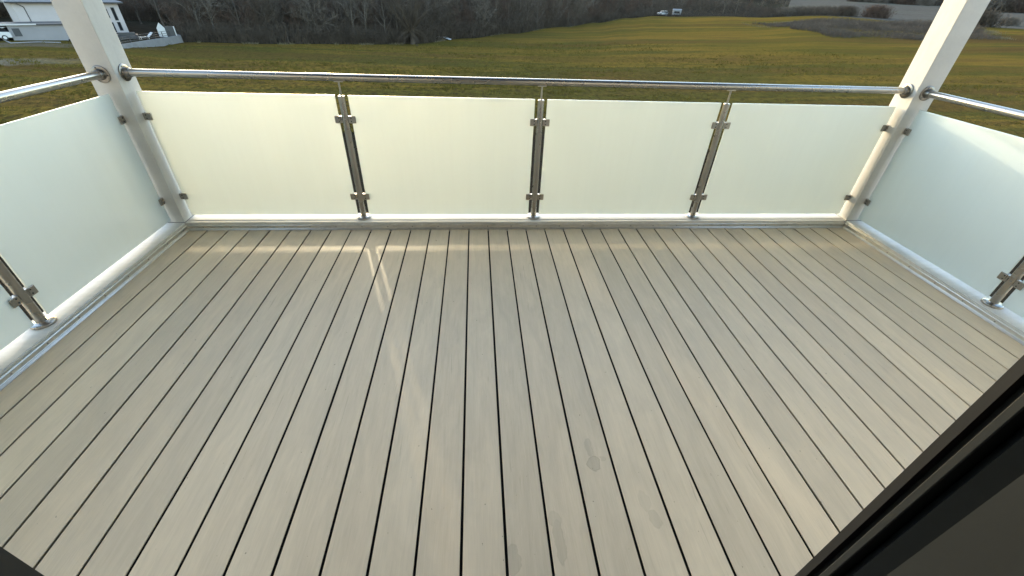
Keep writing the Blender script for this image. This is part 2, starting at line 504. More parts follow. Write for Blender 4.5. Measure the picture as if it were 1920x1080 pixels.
PITCHB = 0.145
deck = tag(MB().box(-2.045, 3.055, YF + 0.002, 0.012, -0.20, -0.026).build('deck', M['dark']), kind='structure')
def board_mesh():
    w, h, b, g = 0.1356, 0.024, 0.0014, 0.014            # grooved edges take the hidden clips
    poly = [(b * .3, -b * .55), (0, -b - .001), (0, -.0032), (g, -.0042), (g, -h), (w - g, -h), (w - g, -.0042), (w, -.0032), (w, -b - .001), (w - b * .3, -b * .55),
            (w - b, -b * .1), (w - 2.2 * b, 0), (2.2 * b, 0), (b, -b * .1)]
    return MB().prism(poly, lambda a, z, t: (a, t, z), YF + 0.012, -0.003).mesh('deck_board')
bme = board_mesh(); bme.materials.append(M['deck'])
rnd = random.Random(5)
for i in range(-14, 21):
    o = link('deck_board', bme, None, deck, (i * PITCHB + 0.0047 + rnd.uniform(-.0004, .0004), 0, rnd.uniform(-.0006, 0.0)))

# ------------------------------------------------------------------ edge beams and aluminium trims
BZ = 0.05
XL, XR, YR = -2.035, 3.063, 0.018             # inner faces of the corner posts
PW = 0.155
GY, GXL, GXR = YR + PW / 2, XL - PW / 2, XR + PW / 2
rear_beam = tag(MB().rbox(XL - PW, XR + PW, YR, YR + PW, -0.25, BZ, 0.003).build('edge_beam', M['beam']), 'white painted steel edge beam under the long front glass panels', 'beam', 'edge beams around the deck')
MB().rbox(XL + 0.004, XR - 0.004, GY - 0.042, YR + PW - 0.004, BZ - 0.002, BZ + 0.003, 0.0012, 1).build('cover_strip', M['beam'], rear_beam)
left_beam = tag(MB().rbox(XL - PW, XL, YF + 0.003, YR - 0.001, -0.25, BZ, 0.003).build('edge_beam', M['beam']), 'white painted edge beam along the left side of the deck', 'beam', 'edge beams around the deck')
right_beam = tag(MB().rbox(XR, XR + PW, YF + 0.003, YR - 0.001, -0.25, BZ, 0.003).build('edge_beam', M['beam']), 'white painted edge beam along the right side of the deck', 'beam', 'edge beams around the deck')
# trim section: a = distance outwards from the deck edge, b = height
TRIM = [(-0.012, 0.0006), (-0.012, 0.003), (-0.007, 0.006), (-0.003, 0.009), (0.001, 0.0095), (0.003, 0.012), (0.004, 0.027), (0.000, 0.029), (-0.001, 0.033), (0.002, 0.0365),
        (0.007, 0.037), (0.009, 0.034), (0.0115, 0.034), (0.013, 0.041), (0.0165, 0.042), (0.0165, -0.02), (0.006, -0.02), (0.006, 0.0006)]
def screw_mesh():
    return MB().lathe([(0.0001, 0.0030), (0.0022, 0.0030), (0.0040, 0.0020), (0.0050, 0.0), (0.0050, -0.004)], n=14).mesh('screw')
scm = screw_mesh(); scm.materials.append(M['screw'])
def trim(fn, t0, t1, label, srot, sfn):
    o = MB().prism(TRIM, fn, t0, t1).build('edge_trim', M['alu'])
    tag(o, label, 'trim', 'aluminium trims around the deck')
    n = int(abs(t1 - t0) / 0.194)
    for k in range(n + 1):
        t = t0 + (t1 - t0) * (0.022 + 0.956 * k / n) + rnd.uniform(-.004, .004)
        link('screw', scm, None, o, sfn(t), srot)
    return o
trim(lambda a, b, t: (t, a, b), XL + 0.012, XR - 0.016, 'ribbed aluminium trim with screws at the far end of the deck boards', (R(90), 0, 0), lambda t: (t, 0.0035, 0.0195))
trim(lambda a, b, t: (XL + 0.016 - a, t, b), YF + 0.01, 0.012, 'ribbed aluminium trim with screws along the left edge of the deck', (0, R(90), 0), lambda t: (XL + 0.0125, t, 0.0195))
trim(lambda a, b, t: (XR - 0.016 + a, t, b), YF + 0.01, 0.012, 'ribbed aluminium trim with screws along the right edge of the deck', (0, R(-90), 0), lambda t: (XR - 0.0125, t, 0.0195))

# ------------------------------------------------------------------ glass panels
GZ0, GZ1, GT = 0.077, 0.907, 0.0095
SX = [-0.790, 0.500, 1.790]
SY = -1.095
def pane(x0, x1, y0, y1, label):
    cx, cy = (x0 + x1) / 2, (y0 + y1) / 2
    o = MB().rbox(x0 - cx, x1 - cx, y0 - cy, y1 - cy, GZ0, GZ1, 0.0012, 1).build('glass_panel', M['glass'], None, (cx, cy, 0))
    return tag(o, label, 'glass panel', 'frosted glass panels of the balcony railing')
pane(XL + 0.018, SX[0] - 0.041, GY - GT / 2, GY + GT / 2, 'frosted glass panel glowing pale yellow between left corner post and first stanchion')
pane(SX[0] + 0.041, SX[1] - 0.041, GY - GT / 2, GY + GT / 2, 'frosted glass panel between first and middle stanchion of the front railing')
pane(SX[1] + 0.041, SX[2] - 0.041, GY - GT / 2, GY + GT / 2, 'frosted glass panel between the middle and the right stanchion of the front railing')
pane(SX[2] + 0.041, XR - 0.018, GY - GT / 2, GY + GT / 2, 'narrow frosted glass panel beside the right corner post in the front railing')
pane(GXL - GT / 2, GXL + GT / 2, SY + 0.041, YR - 0.018, 'frosted glass panel of the left railing next to the left corner post')
pane(GXL - GT / 2, GXL + GT / 2, YF + 0.05, SY - 0.041, 'frosted glass panel of the left railing nearest the house, cut by the photo edge')
pane(GXR - GT / 2, GXR + GT / 2, SY + 0.041, YR - 0.018, 'frosted glass panel of the right railing next to the right corner post')
pane(GXR - GT / 2, GXR + GT / 2, YF + 0.05, SY - 0.041, 'frosted glass panel of the right railing nearest the house, cut by the photo edge')

# ------------------------------------------------------------------ stanchions, clamps
RZ, RR_ = 1.010, 0.0212
def clamp_mesh():
    """glass clamp pointing along +x from a mounting face at x=0; slot for the glass in the y=0 plane"""
    m = MB()
    m.rbox(0.0, 0.010, -0.011, 0.011, -0.0215, 0.0215, 0.002)
    m.rbox(0.0102, 0.047, -0.0135, -0.0056, -0.0225, 0.0225, 0.0030, 3)
    m.rbox(0.0102, 0.047, 0.0056, 0.0135, -0.0225, 0.0225, 0.0030, 3)
    m.box(0.0102, 0.018, -0.0056, 0.0056, -0.020, 0.020)
    return m.mesh('glass_clamp')
clm = clamp_mesh(); clm.materials.append(M['steel'])
skm = MB().lathe([(0.0001, 0.0004), (0.0018, 0.0004), (0.0020, 0.0012), (0.0036, 0.0012), (0.0040, 0.0)], n=12).mesh('clamp_screw'); skm.materials.append(M['hole'])
def add_clamp(parent, loc, rz):
    c = link('glass_clamp', clm, None, parent, loc, (0, 0, rz))
    for s in (-1, 1):
        link('clamp_screw', skm, None, c, (0.019, -0.0136, s * 0.0105), (R(90), 0, 0))
        link('clamp_screw', skm, None, c, (0.019, 0.0136, s * 0.0105), (R(-90), 0, 0))
    return c
CZ = (0.221, 0.760)
m = MB().tube((0, 0, 0.008), (0, 0, 0.902), RR_, n=32, caps=False); tube_me = m.mesh('tube')
cap_me = MB().lathe([(0.0001, 0.905), (0.015, 0.905), (0.0205, 0.9035), (0.0214, 0.900), (0.0214, 0.896)]).mesh('end_cap')
plate_me = MB().lathe([(0.0001, 0.0), (0.050, 0.0), (0.0515, 0.002), (0.0515, 0.010), (0.049, 0.0135), (0.030, 0.0155), (0.0225, 0.0165), (0.0213, 0.019)], n=40).mesh('base_plate')
pin_me = MB().tube((0, 0, 0.903), (0, 0, RZ - 0.016), 0.0062, n=16).mesh('support_pin')
sad_me = MB().rbox(-0.028, 0.028, -0.010, 0.010, RZ - RR_ - 0.0045, RZ - RR_ + 0.003, 0.0015).mesh('rail_saddle')
for me in (tube_me, cap_me, plate_me, pin_me, sad_me): me.materials.append(M['steel'])
def stanchion(x, y, rz, label):
    root = empty('stanchion', (x, y, BZ), rz)
    tag(root, label, 'railing post', 'stainless steel stanchions of the railing')
    for nm, me in (('tube', tube_me), ('end_cap', cap_me), ('base_plate', plate_me), ('support_pin', pin_me), ('rail_saddle', sad_me)):
        link(nm, me, None, root, (0, 0, 0 if nm == 'base_plate' else -BZ))
    for z in CZ:
        add_clamp(root, (0.0195, 0, z - BZ), 0)
        add_clamp(root, (-0.0195, 0, z - BZ), math.pi)
    return root
stanchion(SX[0], GY, 0, 'left stainless steel stanchion of the front railing, clamps catching the light')
stanchion(SX[1], GY, 0, 'middle stainless steel stanchion of the front railing')
stanchion(SX[2], GY, 0, 'right stainless steel stanchion of the front railing')
stanchion(GXL, SY, R(90), 'stainless steel stanchion at the left photo edge between side glass panels')
stanchion(GXR, SY, R(90), 'stainless steel stanchion at the right photo edge between side glass panels')

# ------------------------------------------------------------------ corner posts
def corner_post(x0, label, inward, gx):
    root = empty('corner_post', (x0 + PW / 2, YR + PW / 2, BZ))
    tag(root, label, 'post', 'white corner posts of the balcony')
    MB().rbox(-PW / 2, PW / 2, -PW / 2, PW / 2, 0.0005, 2.60 - BZ, 0.0035, 2).build('shaft', M['white'], root)
    for z in CZ:
        add_clamp(root, (inward * PW / 2, 0, z - BZ), 0 if inward > 0 else math.pi)
        add_clamp(root, (gx - (x0 + PW / 2), -PW / 2, z - BZ), R(-90))
    # sealant bead at the foot of the post
    e = PW / 2
    MB().box(-e - .002, e + .002, -e - .0025, -e - .0002, 0.0003, 0.0022).box(min(inward * (e + .0002), inward * (e + .0025)), max(inward * (e + .0002), inward * (e + .0025)), -e, e, 0.0003, 0.0022).build('sealant_joint', M['hole'], root)
    return root
corner_post(XL - PW, 'white square corner post at the left, grey in the shade', 1, GXL)
corner_post(XR, 'bright white square corner post at the right', -1, GXR)

# ------------------------------------------------------------------ handrails
flm = MB().lathe([(0.0001, 0.0), (0.0455, 0.0), (0.047, 0.0015), (0.047, 0.0045), (0.0455, 0.006), (0.030, 0.0065)], n=40).mesh('wall_flange')
slv = MB().lathe([(0.0285, 0.006), (0.0265, 0.008), (0.0255, 0.011), (0.0255, 0.034), (0.0245, 0.036), (0.0215, 0.0365)], n=32).mesh('sleeve')
fsm = MB().lathe([(0.0001, 0.0022), (0.0030, 0.0020), (0.0045, 0.0)], n=12).mesh('flange_screw')
M['satin'] = simple('satin_steel', (0.22, 0.21, 0.195), 0.34, 1.0, 0.1, 8)
for me in (flm, slv): me.materials.append(M['satin'])
fsm.materials.append(M['hole'])
def rail(p0, p1, label, ends):
    p0 = Vector(p0); p1 = Vector(p1)
    d = (p1 - p0).normalized()
    root = empty('handrail', p0)
    tag(root, label, 'handrail', 'round stainless steel handrails')
    MB().tube((0, 0, 0), p1 - p0, RR_, n=40, caps=True).build('tube', M['steel'], root)
    for e in ends:
        at = Vector((0, 0, 0)) if e == 0 else p1 - p0
        ax = d if e == 0 else -d
        q = ax.to_track_quat('Z', 'Y').to_euler()
        f = link('wall_flange', flm, None, root, at, q)
        link('sleeve', slv, None, root, at, q)
        for k in range(3):
            t = R(90 + 120 * k + 20)
            link('flange_screw', fsm, None, f, (0.037 * math.cos(t), 0.037 * math.sin(t), 0.006))
    return root
rail((XL, GY, RZ), (XR, GY, RZ), 'long round stainless steel handrail across the front of the balcony', (0, 1))
rail((GXL, YR, RZ), (GXL, YF, RZ), 'stainless steel handrail of the left side railing running to the house', (0, 1))
rail((GXR, YR, RZ), (GXR, YF, RZ), 'stainless steel handrail of the right side railing running to the house', (0, 1))

# ------------------------------------------------------------------ door frame (camera stands in the open door)
df = empty('door_frame', ((DX0 + DX1) / 2, YF, 0))
tag(df, 'anthracite door frame jambs close up at the lower photo corners', 'door frame')
ox, oy = (DX0 + DX1) / 2, YF
def jamb(poly, nm, mat):
    MB().prism([(a - ox, b - oy) for a, b in poly], lambda a, b, t: (a, b, t), 0.0, 2.25).build(nm, mat, df)
# right jamb section, outer lip first, then groove, rebate and inner leaf
xr = 0.5540
xo = xr + .062
jamb([(xr, -2.6250), (xo, -2.6250), (xo, -2.6345), (xr + .0005, -2.6345)], 'outer_seal', M['gasket'])
jamb([(xr + .012, -2.6347), (xo, -2.6347), (xo, -2.6445), (xr + .012, -2.6445)], 'jamb_groove', M['seal'])
jamb([(xr - .0005, -2.6447), (xo, -2.6447), (xo, -2.6530), (xr - .0005, -2.6530), (xr - .0015, -2.652), (xr - .0015, -2.6457)], 'jamb_lip', M['anthracite_light'])
jamb([(xr + .020, -2.6532), (xo, -2.6532), (xo, -2.6675), (xr + .006, -2.6675)], 'jamb_rebate', M['anthracite'])
jamb([(xr - .003, -2.6680), (xo, -2.6680), (xo, -2.6868), (xr + .0035, -2.6868)], 'jamb_bead', M['anthracite'])
jamb([(xr - .003, -2.6872), (xo, -2.6872), (xo, -2.99), (xr - .003, -2.99)], 'jamb_leaf', M['anthracite_light'])
xl = -0.4300
jamb([(xl, -2.6250), (xl - .068, -2.6250), (xl - .068, -2.99), (xl, -2.99)], 'left_jamb', M['anthracite'])
MB().box(DX0 + .003 - ox, DX1 - .003 - ox, -0.35, 0.0, -0.05, -0.004).build('sill', M['alu'], df)


# ================================================================== background
M['bark'] = simple('dark_bark', (0.085, 0.073, 0.060), 0.95, 0, 0.3, 3, 0.0)
M['twig'] = simple('bare_twigs', (0.072, 0.058, 0.045), 0.95, 0, 0.3, 0.6, 0.0)
M['twig_grey'] = simple('grey_twigs', (0.122, 0.104, 0.085), 0.95, 0, 0.3, 0.6, 0.0)
M['twig_red'] = simple('reddish_twigs', (0.090, 0.064, 0.050), 0.95, 0, 0.3, 0.6, 0.0)
M['evergreen'] = simple('dark_evergreen', (0.022, 0.030, 0.017), 0.9, 0, 0.35, 1.5, 0.0)
M['scrub'] = simple('dead_scrub', (0.088, 0.072, 0.058), 0.95, 0, 0.35, 0.25, 0.0)
M['straw'] = simple('dry_straw', (0.15, 0.125, 0.075), 0.95, 0, 0.3, 0.8, 0.0)
M['blade'] = simple('grass_blades', (0.106, 0.083, 0.020), 0.8, 0, 0.4, 0.35, 0.0)
M['hwall'] = simple('house_white_render', (0.40, 0.36, 0.345), 0.9, 0, 0.05, 0.5)
M['hgrey'] = simple('garage_grey_render', (0.22, 0.21, 0.21), 0.9, 0, 0.06, 0.5)
M['hroof'] = simple('grey_roof_tiles', (0.13, 0.13, 0.13), 0.7, 0, 0.15, 3)
M['hglass'] = simple('dark_window_glass', (0.012, 0.014, 0.018), 0.08, 0, 0.1, 2)
M['hframe'] = simple('anthracite_window_frame', (0.03, 0.032, 0.036), 0.5)
M['concrete'] = simple('garden_wall_concrete', (0.20, 0.195, 0.19), 0.9, 0, 0.12, 1.2)
M['pwhite'] = simple('white_plastic', (0.42, 0.41, 0.40), 0.5, 0, 0.05, 2)
M['dgrey'] = simple('dark_grey_metal', (0.028, 0.028, 0.03), 0.5)
M['tyre'] = simple('tyre_rubber', (0.015, 0.015, 0.015), 0.8)
M['paint'] = simple('white_car_paint', (0.46, 0.46, 0.46), 0.25, 0, 0.03, 2)

def twig_tri(V, F, p, q, w, rg):
    d = q - p
    s = d.cross(Vector((rg.uniform(-1, 1), rg.uniform(-1, 1), rg.uniform(-1, 1))))
    if s.length < 1e-6: return
    s = s.normalized() * (w / 2)
    b = len(V)
    V += [(p - s)[:], (p + s)[:], q[:]]
    F.append((b, b + 1, b + 2))

def limb(MBo, p, d, ln, r, rg, n=4, droop=0.0, wig=0.18):
    pts = [(p.copy(), r)]
    for k in range(n):
        d = (d + Vector((rg.uniform(-wig, wig), rg.uniform(-wig, wig), rg.uniform(-wig, wig) - droop))).normalized()
        p = p + d * (ln / n)
        pts.append((p.copy(), r * (1 - 0.75 * (k + 1) / n)))
    for a, b in zip(pts[:-1], pts[1:]):
        MBo.tube(a[0], b[0], a[1], b[1], n=5, caps=False)
    return pts

def rdir(d, ang, rg):
    o = d.orthogonal().normalized()
    o.rotate(Matrix.Rotation(rg.uniform(0, 2 * math.pi), 3, d))
    return (d * math.cos(ang) + o * math.sin(ang)).normalized()

def bare_tree(seed, h, trunk_r, stems=1, nl=9, spread=0.75, fork=0.25, twig_w=0.030, density=1.0):
    rg = random.Random(seed)
    T = MB(); V, F = [], []
    def twigs(p, d, ln, cnt):
        for _ in range(cnt):
            dd = rdir(d, rg.uniform(0.2, 0.9), rg)
            dd = (dd + Vector((0, 0, 0.15))).normalized()
            q = p + dd * ln * rg.uniform(0.5, 1.1)
            twig_tri(V, F, p, q, twig_w * rg.uniform(.6, 1.1), rg)
            for _k in range(2):
                a = p.lerp(q, rg.uniform(0.3, 0.9))
                twig_tri(V, F, a, a + rdir(dd, rg.uniform(.3, .9), rg) * ln * rg.uniform(.25, .6), twig_w * .6, rg)
    for s in range(stems):
        d0 = Vector((0, 0, 1)) if stems == 1 else rdir(Vector((0, 0, 1)), rg.uniform(0.1, 0.45), rg)
        base = Vector((rg.uniform(-.3, .3), rg.uniform(-.3, .3), -0.3)) if stems > 1 else Vector((0, 0, -0.3))
        main = limb(T, base, d0, h * rg.uniform(.75, .95), trunk_r * (1 if stems == 1 else .6), rg, 7, 0, 0.10)
        for k in range(nl):
            t = fork + (1 - fork) * (k + rg.random()) / nl
            idx = min(6, int(t * 7)); fr_ = t * 7 - idx
            p = main[idx][0].lerp(main[idx + 1][0], fr_)
            pr = main[idx][1]
            ln = h * 0.42 * (1.15 - 0.75 * t) * rg.uniform(.7, 1.2)
            dd = rdir((main[idx + 1][0] - main[idx][0]).normalized(), spread * rg.uniform(.7, 1.25), rg)
            sub = limb(T, p, dd, ln, max(0.03, pr * .5), rg, 4, -0.05, 0.22)
            for j in range(1, 5):
                for _ in range(max(1, int(round(2 * density)))):
                    d2 = rdir((sub[j][0] - sub[j - 1][0]).normalized(), rg.uniform(.4, 1.0), rg)
                    p2 = sub[j - 1][0].lerp(sub[j][0], rg.random())
                    l2 = ln * rg.uniform(.25, .5)
                    q2 = p2 + d2 * l2
                    twig_tri(V, F, p2, q2, twig_w * 2.2, rg)
                    for m_ in range(5):
                        twigs(p2.lerp(q2, (m_ + .6) / 5.4), d2, ln * .22, 3)
    tm = T.mesh('trunk', False); tm.materials.append(M['bark'])
    cm = bpy.data.meshes.new('crown'); cm.from_pydata(V, [], F); cm.update()
    return tm, cm

def shrub_mesh(seed, h, w, n, tw, mat):
    rg = random.Random(seed)
    V, F = [], []
    for k in range(n):
        a = rg.uniform(0, 2 * math.pi)
        b = Vector((rg.gauss(0, w * .22), rg.gauss(0, w * .22), -0.1))
        t = Vector((b.x + math.cos(a) * w * .5 * rg.random(), b.y + math.sin(a) * w * .5 * rg.random(), h * (1 - .6 * rg.random() ** 2) * (1 - min(1, (b.x * b.x + b.y * b.y) / (w * w)))))
        twig_tri(V, F, b, t, tw * 1.6, rg)
        for _ in range(5):
            p = b.lerp(t, rg.uniform(.25, .95))
            twig_tri(V, F, p, p + Vector((rg.gauss(0, .3), rg.gauss(0, .3), rg.gauss(.2, .25))) * h * .35, tw, rg)
    me = bpy.data.meshes.new('branches'); me.from_pydata(V, [], F); me.update()
    me.materials.append(mat)
    return me

protos = []
for k, (h, r_, st, nl, sp, fk, tw) in enumerate([(13, .22, 1, 13, .75, .18, 'twig'), (11, .20, 2, 9, .7, .15, 'twig_grey'), (12, .18, 1, 12, .6, .12, 'twig_red'),
                                                (9.5, .16, 3, 7, .75, .12, 'twig'), (14, .25, 1, 14, .85, .22, 'twig_grey'), (8, .14, 4, 6, .7, .08, 'twig_red')]):
    tm, cm = bare_tree(100 + k, h, r_, st, nl, sp, fk, 0.034, 1.0)
    cm.materials.append(M[tw])
    protos.append((tm, cm))

def tree(tm, cm, x, y, s, rz, label, group=None, name='bare_tree', cat='tree', crown='crown'):
    o = empty(name, (x, y, terr(x, y) - 0.05), rz)
    o.scale = (s, s, s)
    tag(o, label, cat, group)
    if tm: link('trunk', tm, None, o)
    link(crown, cm, None, o)
    return o

rt = random.Random(21)
n_tr = 0
def wood_edge(a0, a1, step, off0, off1, label, s0, s1, group):
    global n_tr
    a = a0
    while a < a1:
        aa = a + rt.uniform(-.35, .35) * step
        r = itp(aa, TR) + rt.uniform(off0, off1)
        x, y = polar(r, aa)
        tm, cm = protos[rt.randrange(6)]
        tree(tm, cm, x, y, rt.uniform(s0, s1), rt.uniform(0, 6.28), label, group)
        n_tr += 1
        a += step
wood_edge(-29.6, 15, 1.15, 2.0, 6.5, 'bare dark tree in the front row of the wood beyond the meadow', .75, 1.05, 'front row of the bare wood')
wood_edge(-31, 18, 1.0, 8, 16, 'bare dark tree standing deeper inside the wood beyond the meadow', .85, 1.2, 'trees inside the bare wood')
wood_edge(-44, 21, 1.0, 18, 30, 'bare dark tree far back in the wood beyond the meadow', .9, 1.25, 'trees at the back of the bare wood')
wood_edge(15, 33, 1.1, 5, 40, 'bare tree on the dark slope beyond the far end of the meadow', .55, .9, 'trees beyond the far end of the meadow')

# the pollard willow that stands out in front of the wood
def willow():
    rg = random.Random(77)
    T = MB(); V, F = [], []
    T.tube((0, 0, -.3), (0.05, 0, 1.2), .55, .42, n=9, caps=False).tube((0.05, 0, 1.2), (0.1, 0, 2.6), .42, .55, n=9, caps=True)
    for k in range(46):
        up = k < 30
        d = Vector((rg.gauss(0, .55), rg.gauss(0, .55), 1.0 if up else rg.uniform(-.2, .35))).normalized()
        if not up: d = Vector((d.x * 1.6, d.y * 1.6, d.z)).normalized()
        pts = limb(T, Vector((rg.uniform(-.25, .35), rg.uniform(-.3, .3), rg.uniform(1.7, 2.6))), d, rg.uniform(5, 9) if up else rg.uniform(2.0, 3.6), .085 if up else .07, rg, 6, -.02 if up else .16, .07)
        for j in range(1, 7):
            for _ in range(9):
                p = pts[j - 1][0].lerp(pts[j][0], rg.random())
                dd = rdir((pts[j][0] - pts[j - 1][0]).normalized(), rg.uniform(.15, .7), rg)
                q = p + dd * rg.uniform(.6, 1.8)
                twig_tri(V, F, p, q, .03, rg)
                for _2 in range(2):
                    a = p.lerp(q, rg.random())
                    twig_tri(V, F, a, a + rdir(dd, .5, rg) * rg.uniform(.3, .8), .02, rg)
    tm = T.mesh('trunk', False); tm.materials.append(M['twig'])
    cm = bpy.data.meshes.new('crown'); cm.from_pydata(V, [], F); cm.update(); cm.materials.append(M['twig'])
    tree(tm, cm, -12.4, 94.5, 1.0, 0.4, 'gnarled pollard willow with fanning branches at the meadow edge before the wood', None, 'willow_tree')
willow()

# undergrowth of the wood: one dense mass of stems
def thicket(name, count, area, h0, h1, tw, mat, label, cat, seed, lean=.35, sub=3, clump=None):
    rg = random.Random(seed)
    V, F = [], []
    for _ in range(count):
        x, y = area(rg)
        z = terr(x, y)
        h = rg.uniform(h0, h1)
        if clump: h *= max(0.25, 0.75 + 1.1 * noise.noise(Vector((x * clump, y * clump, 5.5))))
        p = Vector((x, y, z - .1)); q = p + Vector((rg.gauss(0, lean), rg.gauss(0, lean), 1)) * h
        twig_tri(V, F, p, q, tw * 1.4, rg)
        for _k in range(sub):
            a = p.lerp(q, rg.uniform(.2, .95))
            twig_tri(V, F, a, a + Vector((rg.gauss(0, .5), rg.gauss(0, .5), rg.gauss(.25, .3))) * h * .4, tw, rg)
    me = bpy.data.meshes.new(name); me.from_pydata(V, [], F); me.update()
    o = link(name, me, mat)
    return tag(o, label, cat, kind='stuff')
def wood_area(rg):
    a = rg.uniform(-47, 16); r = itp(a, TR) + .3 + 26 * rg.random() ** 1.6 + (24 if a < -30 else 0)
    return polar(r, a)
thicket('undergrowth', 34000, wood_area, 1.0, 3.6, .05, M['twig'], 'dark leafless undergrowth filling the wood beyond the meadow', 'undergrowth', 3)
def slope_area(rg):
    a = rg.uniform(15, 37.5); r = itp(a, TR) + .3 + 75 * rg.random() ** 1.3 * (1 if a < 30 else .55)
    return polar(r, a)
thicket('undergrowth', 20000, slope_area, .8, 2.6, .08, M['twig'], 'dark scrub on the slope beyond the far end of the meadow', 'undergrowth', 4, clump=.03)
# low scrub patch in the meadow on the right
POLY = [(87, 147.9), (85.7, 125.1), (85.3, 107.6), (93.1, 103.7), (105.8, 102.9), (126.1, 104.4), (150, 133), (149, 149), (122.4, 144.4), (105.2, 145.1)]
def in_poly(x, y):
    c = False; j = len(POLY) - 1
    for i in range(len(POLY)):
        xi, yi = POLY[i]; xj, yj = POLY[j]
        if (yi > y) != (yj > y) and x < (xj - xi) * (y - yi) / (yj - yi) + xi: c = not c
        j = i
    return c
def patch_area(rg):
    while True:
        x, y = rg.uniform(84, 152), rg.uniform(102, 150)
        if in_poly(x + 5 * noise.noise(Vector((x * .08, y * .08, 0))), y + 6 * noise.noise(Vector((x * .08, y * .08, 7)))) and noise.noise(Vector((x * .06, y * .12, 2.2))) > -.32:
            return x, y
thicket('scrub', 26000, patch_area, .4, 1.5, .06, M['scrub'], 'low grey scrub patch lying in the meadow on the right', 'scrub', 5, clump=.07)
def straw_area(rg):
    while True:
        i = rg.randrange(len(POLY)); p, q = POLY[i], POLY[(i + 1) % len(POLY)]
        t = rg.random()
        x = p[0] + (q[0] - p[0]) * t + rg.gauss(0, 1.2); y = p[1] + (q[1] - p[1]) * t + rg.gauss(0, 1.2)
        if noise.noise(Vector((x * .07, y * .07, 11.0))) > .05: return x, y
thicket('dry_grass', 3000, straw_area, .2, .6, .06, M['straw'], 'pale dry grass fringing the grey scrub patch', 'grass', 6, .6, 1)
def edge_grass(rg):
    while True:
        a = rg.uniform(-29, 22); r = itp(a, TR) + rg.gauss(-.3, .7)
        if noise.noise(Vector((a * .6, 0, 4.0))) > .05: return polar(r, a)
thicket('dry_grass', 1500, edge_grass, .15, .45, .05, M['straw'], 'pale dry grass along the foot of the wood', 'grass', 8, .5, 1)

# single shrubs on the far fields
shp = [shrub_mesh(40 + k, 3.2, 5.5, 900, .07, M[('twig', 'twig_red', 'twig_grey')[k]]) for k in range(3)]
for (x, y, s, k, lab) in ((140.9, 177.1, 1.1, 0, 'dark round shrub at the far meadow edge, left of the reddish one'), (151.3, 175.0, 1.35, 1, 'wide reddish brown shrub at the far meadow edge'),
                          (158.0, 141.0, 1.5, 0, 'dark tall shrub close behind the right corner post'), (174.0, 146.0, .8, 2, 'small lone shrub on the far field at the right photo edge'),
                          (122, 185, 1.0, 2, 'grey shrub at the far meadow edge below the dark slope')):
    tree(None, shp[k], x, y, s, x, lab, 'shrubs at the far edge of the meadow', 'shrub', 'shrub', 'branches')
for k in range(30):
    a = 38.5 + 15.5 * k / 29 + rt.uniform(-.2, .2)
    r = 400 + rt.uniform(-6, 10) - (60 if a > 46 else 0)
    x, y = polar(r, a)
    tree(None, shp[rt.randrange(3)], x, y, rt.uniform(1.2, 2.4), rt.uniform(0, 6), 'dark hedge shrub on the crest of the far ploughed field', 'hedge on the far crest', 'hedge_shrub', 'shrub', 'branches')

# grass tufts on the near part of the meadow
def tufts():
    rg = random.Random(9)
    V, F = [], []
    n = 0
    while n < 26000:
        a = rg.uniform(-56, 56); r = 36 + 75 * rg.random() ** 1.5
        if r > itp(a, TR) - 1: continue
        x, y = polar(r, a)
        if noise.noise(Vector((x * .25, y * .7, 8.8))) < -.05: continue
        z = terr(x, y); n += 1
        for _ in range(3):
            p = Vector((x + rg.gauss(0, .1), y + rg.gauss(0, .1), z - .06))
            q = p + Vector((rg.gauss(0, .1), rg.gauss(0, .1), rg.uniform(.14, .30)))
            twig_tri(V, F, p, q, .09, rg)
    me = bpy.data.meshes.new('grass_tufts'); me.from_pydata(V, [], F); me.update()
    tag(link('grass_tufts', me, M['blade']), 'uneven olive grass tufts on the near meadow', 'grass', kind='stuff')
tufts()

# ------------------------------------------------------------------ neighbouring house
HA = Vector((-70.2, 79.1, 0)); HDIR = Vector((.695, .719, 0)).normalized(); HN = Vector((-HDIR.y, HDIR.x, 0))
hrz = math.atan2(HDIR.y, HDIR.x)
HB, HE, HL, HD = -7.2, -2.66, 13.0, 9.0
house = empty('house', (HA.x, HA.y, HB), hrz)
tag(house, 'white two storey house with grey hip roof beyond the left corner post', 'house')
eh = HE - HB
MB().box(0, HL, 0, HD, -1.0, eh).build('wall', M['hwall'], house)
ov, rh = 0.7, 2.3
rf = MB()
rf.add([(-ov, -ov, eh), (HL + ov, -ov, eh), (HL + ov, HD + ov, eh), (-ov, HD + ov, eh), (-ov, -ov, eh + .22), (HL + ov, -ov, eh + .22), (HL + ov, HD + ov, eh + .22), (-ov, HD + ov, eh + .22),
        (HD / 2, HD / 2, eh + rh), (HL - HD / 2, HD / 2, eh + rh)],
       [(3, 2, 1, 0), (0, 1, 5, 4), (1, 2, 6, 5), (2, 3, 7, 6), (3, 0, 4, 7), (4, 5, 9, 8), (5, 6, 9), (6, 7, 8, 9), (7, 4, 8)])
roof = rf.build('roof', M['hroof'], house)
MB().tube((-ov, -ov - .06, eh + .14), (HL + ov, -ov - .06, eh + .14), .075, n=8).build('gutter', M['dgrey'], roof)
MB().tube((1.2, -.06, 0.2), (1.2, -.06, eh - .5), .05, n=8).tube((1.2, -.06, eh - .5), (.5, -ov + .05, eh), .05, n=8).build('downpipe', M['dgrey'], house)
def win(x, z, w, h):
    f = MB().box(x - w / 2, x + w / 2, -.03, .04, z, z + h).build('window', M['hframe'], house)
    MB().box(x - w / 2 + .09, x + w / 2 - .09, -.045, -.032, z + .09, z + h - .09).build('pane', M['hglass'], f)
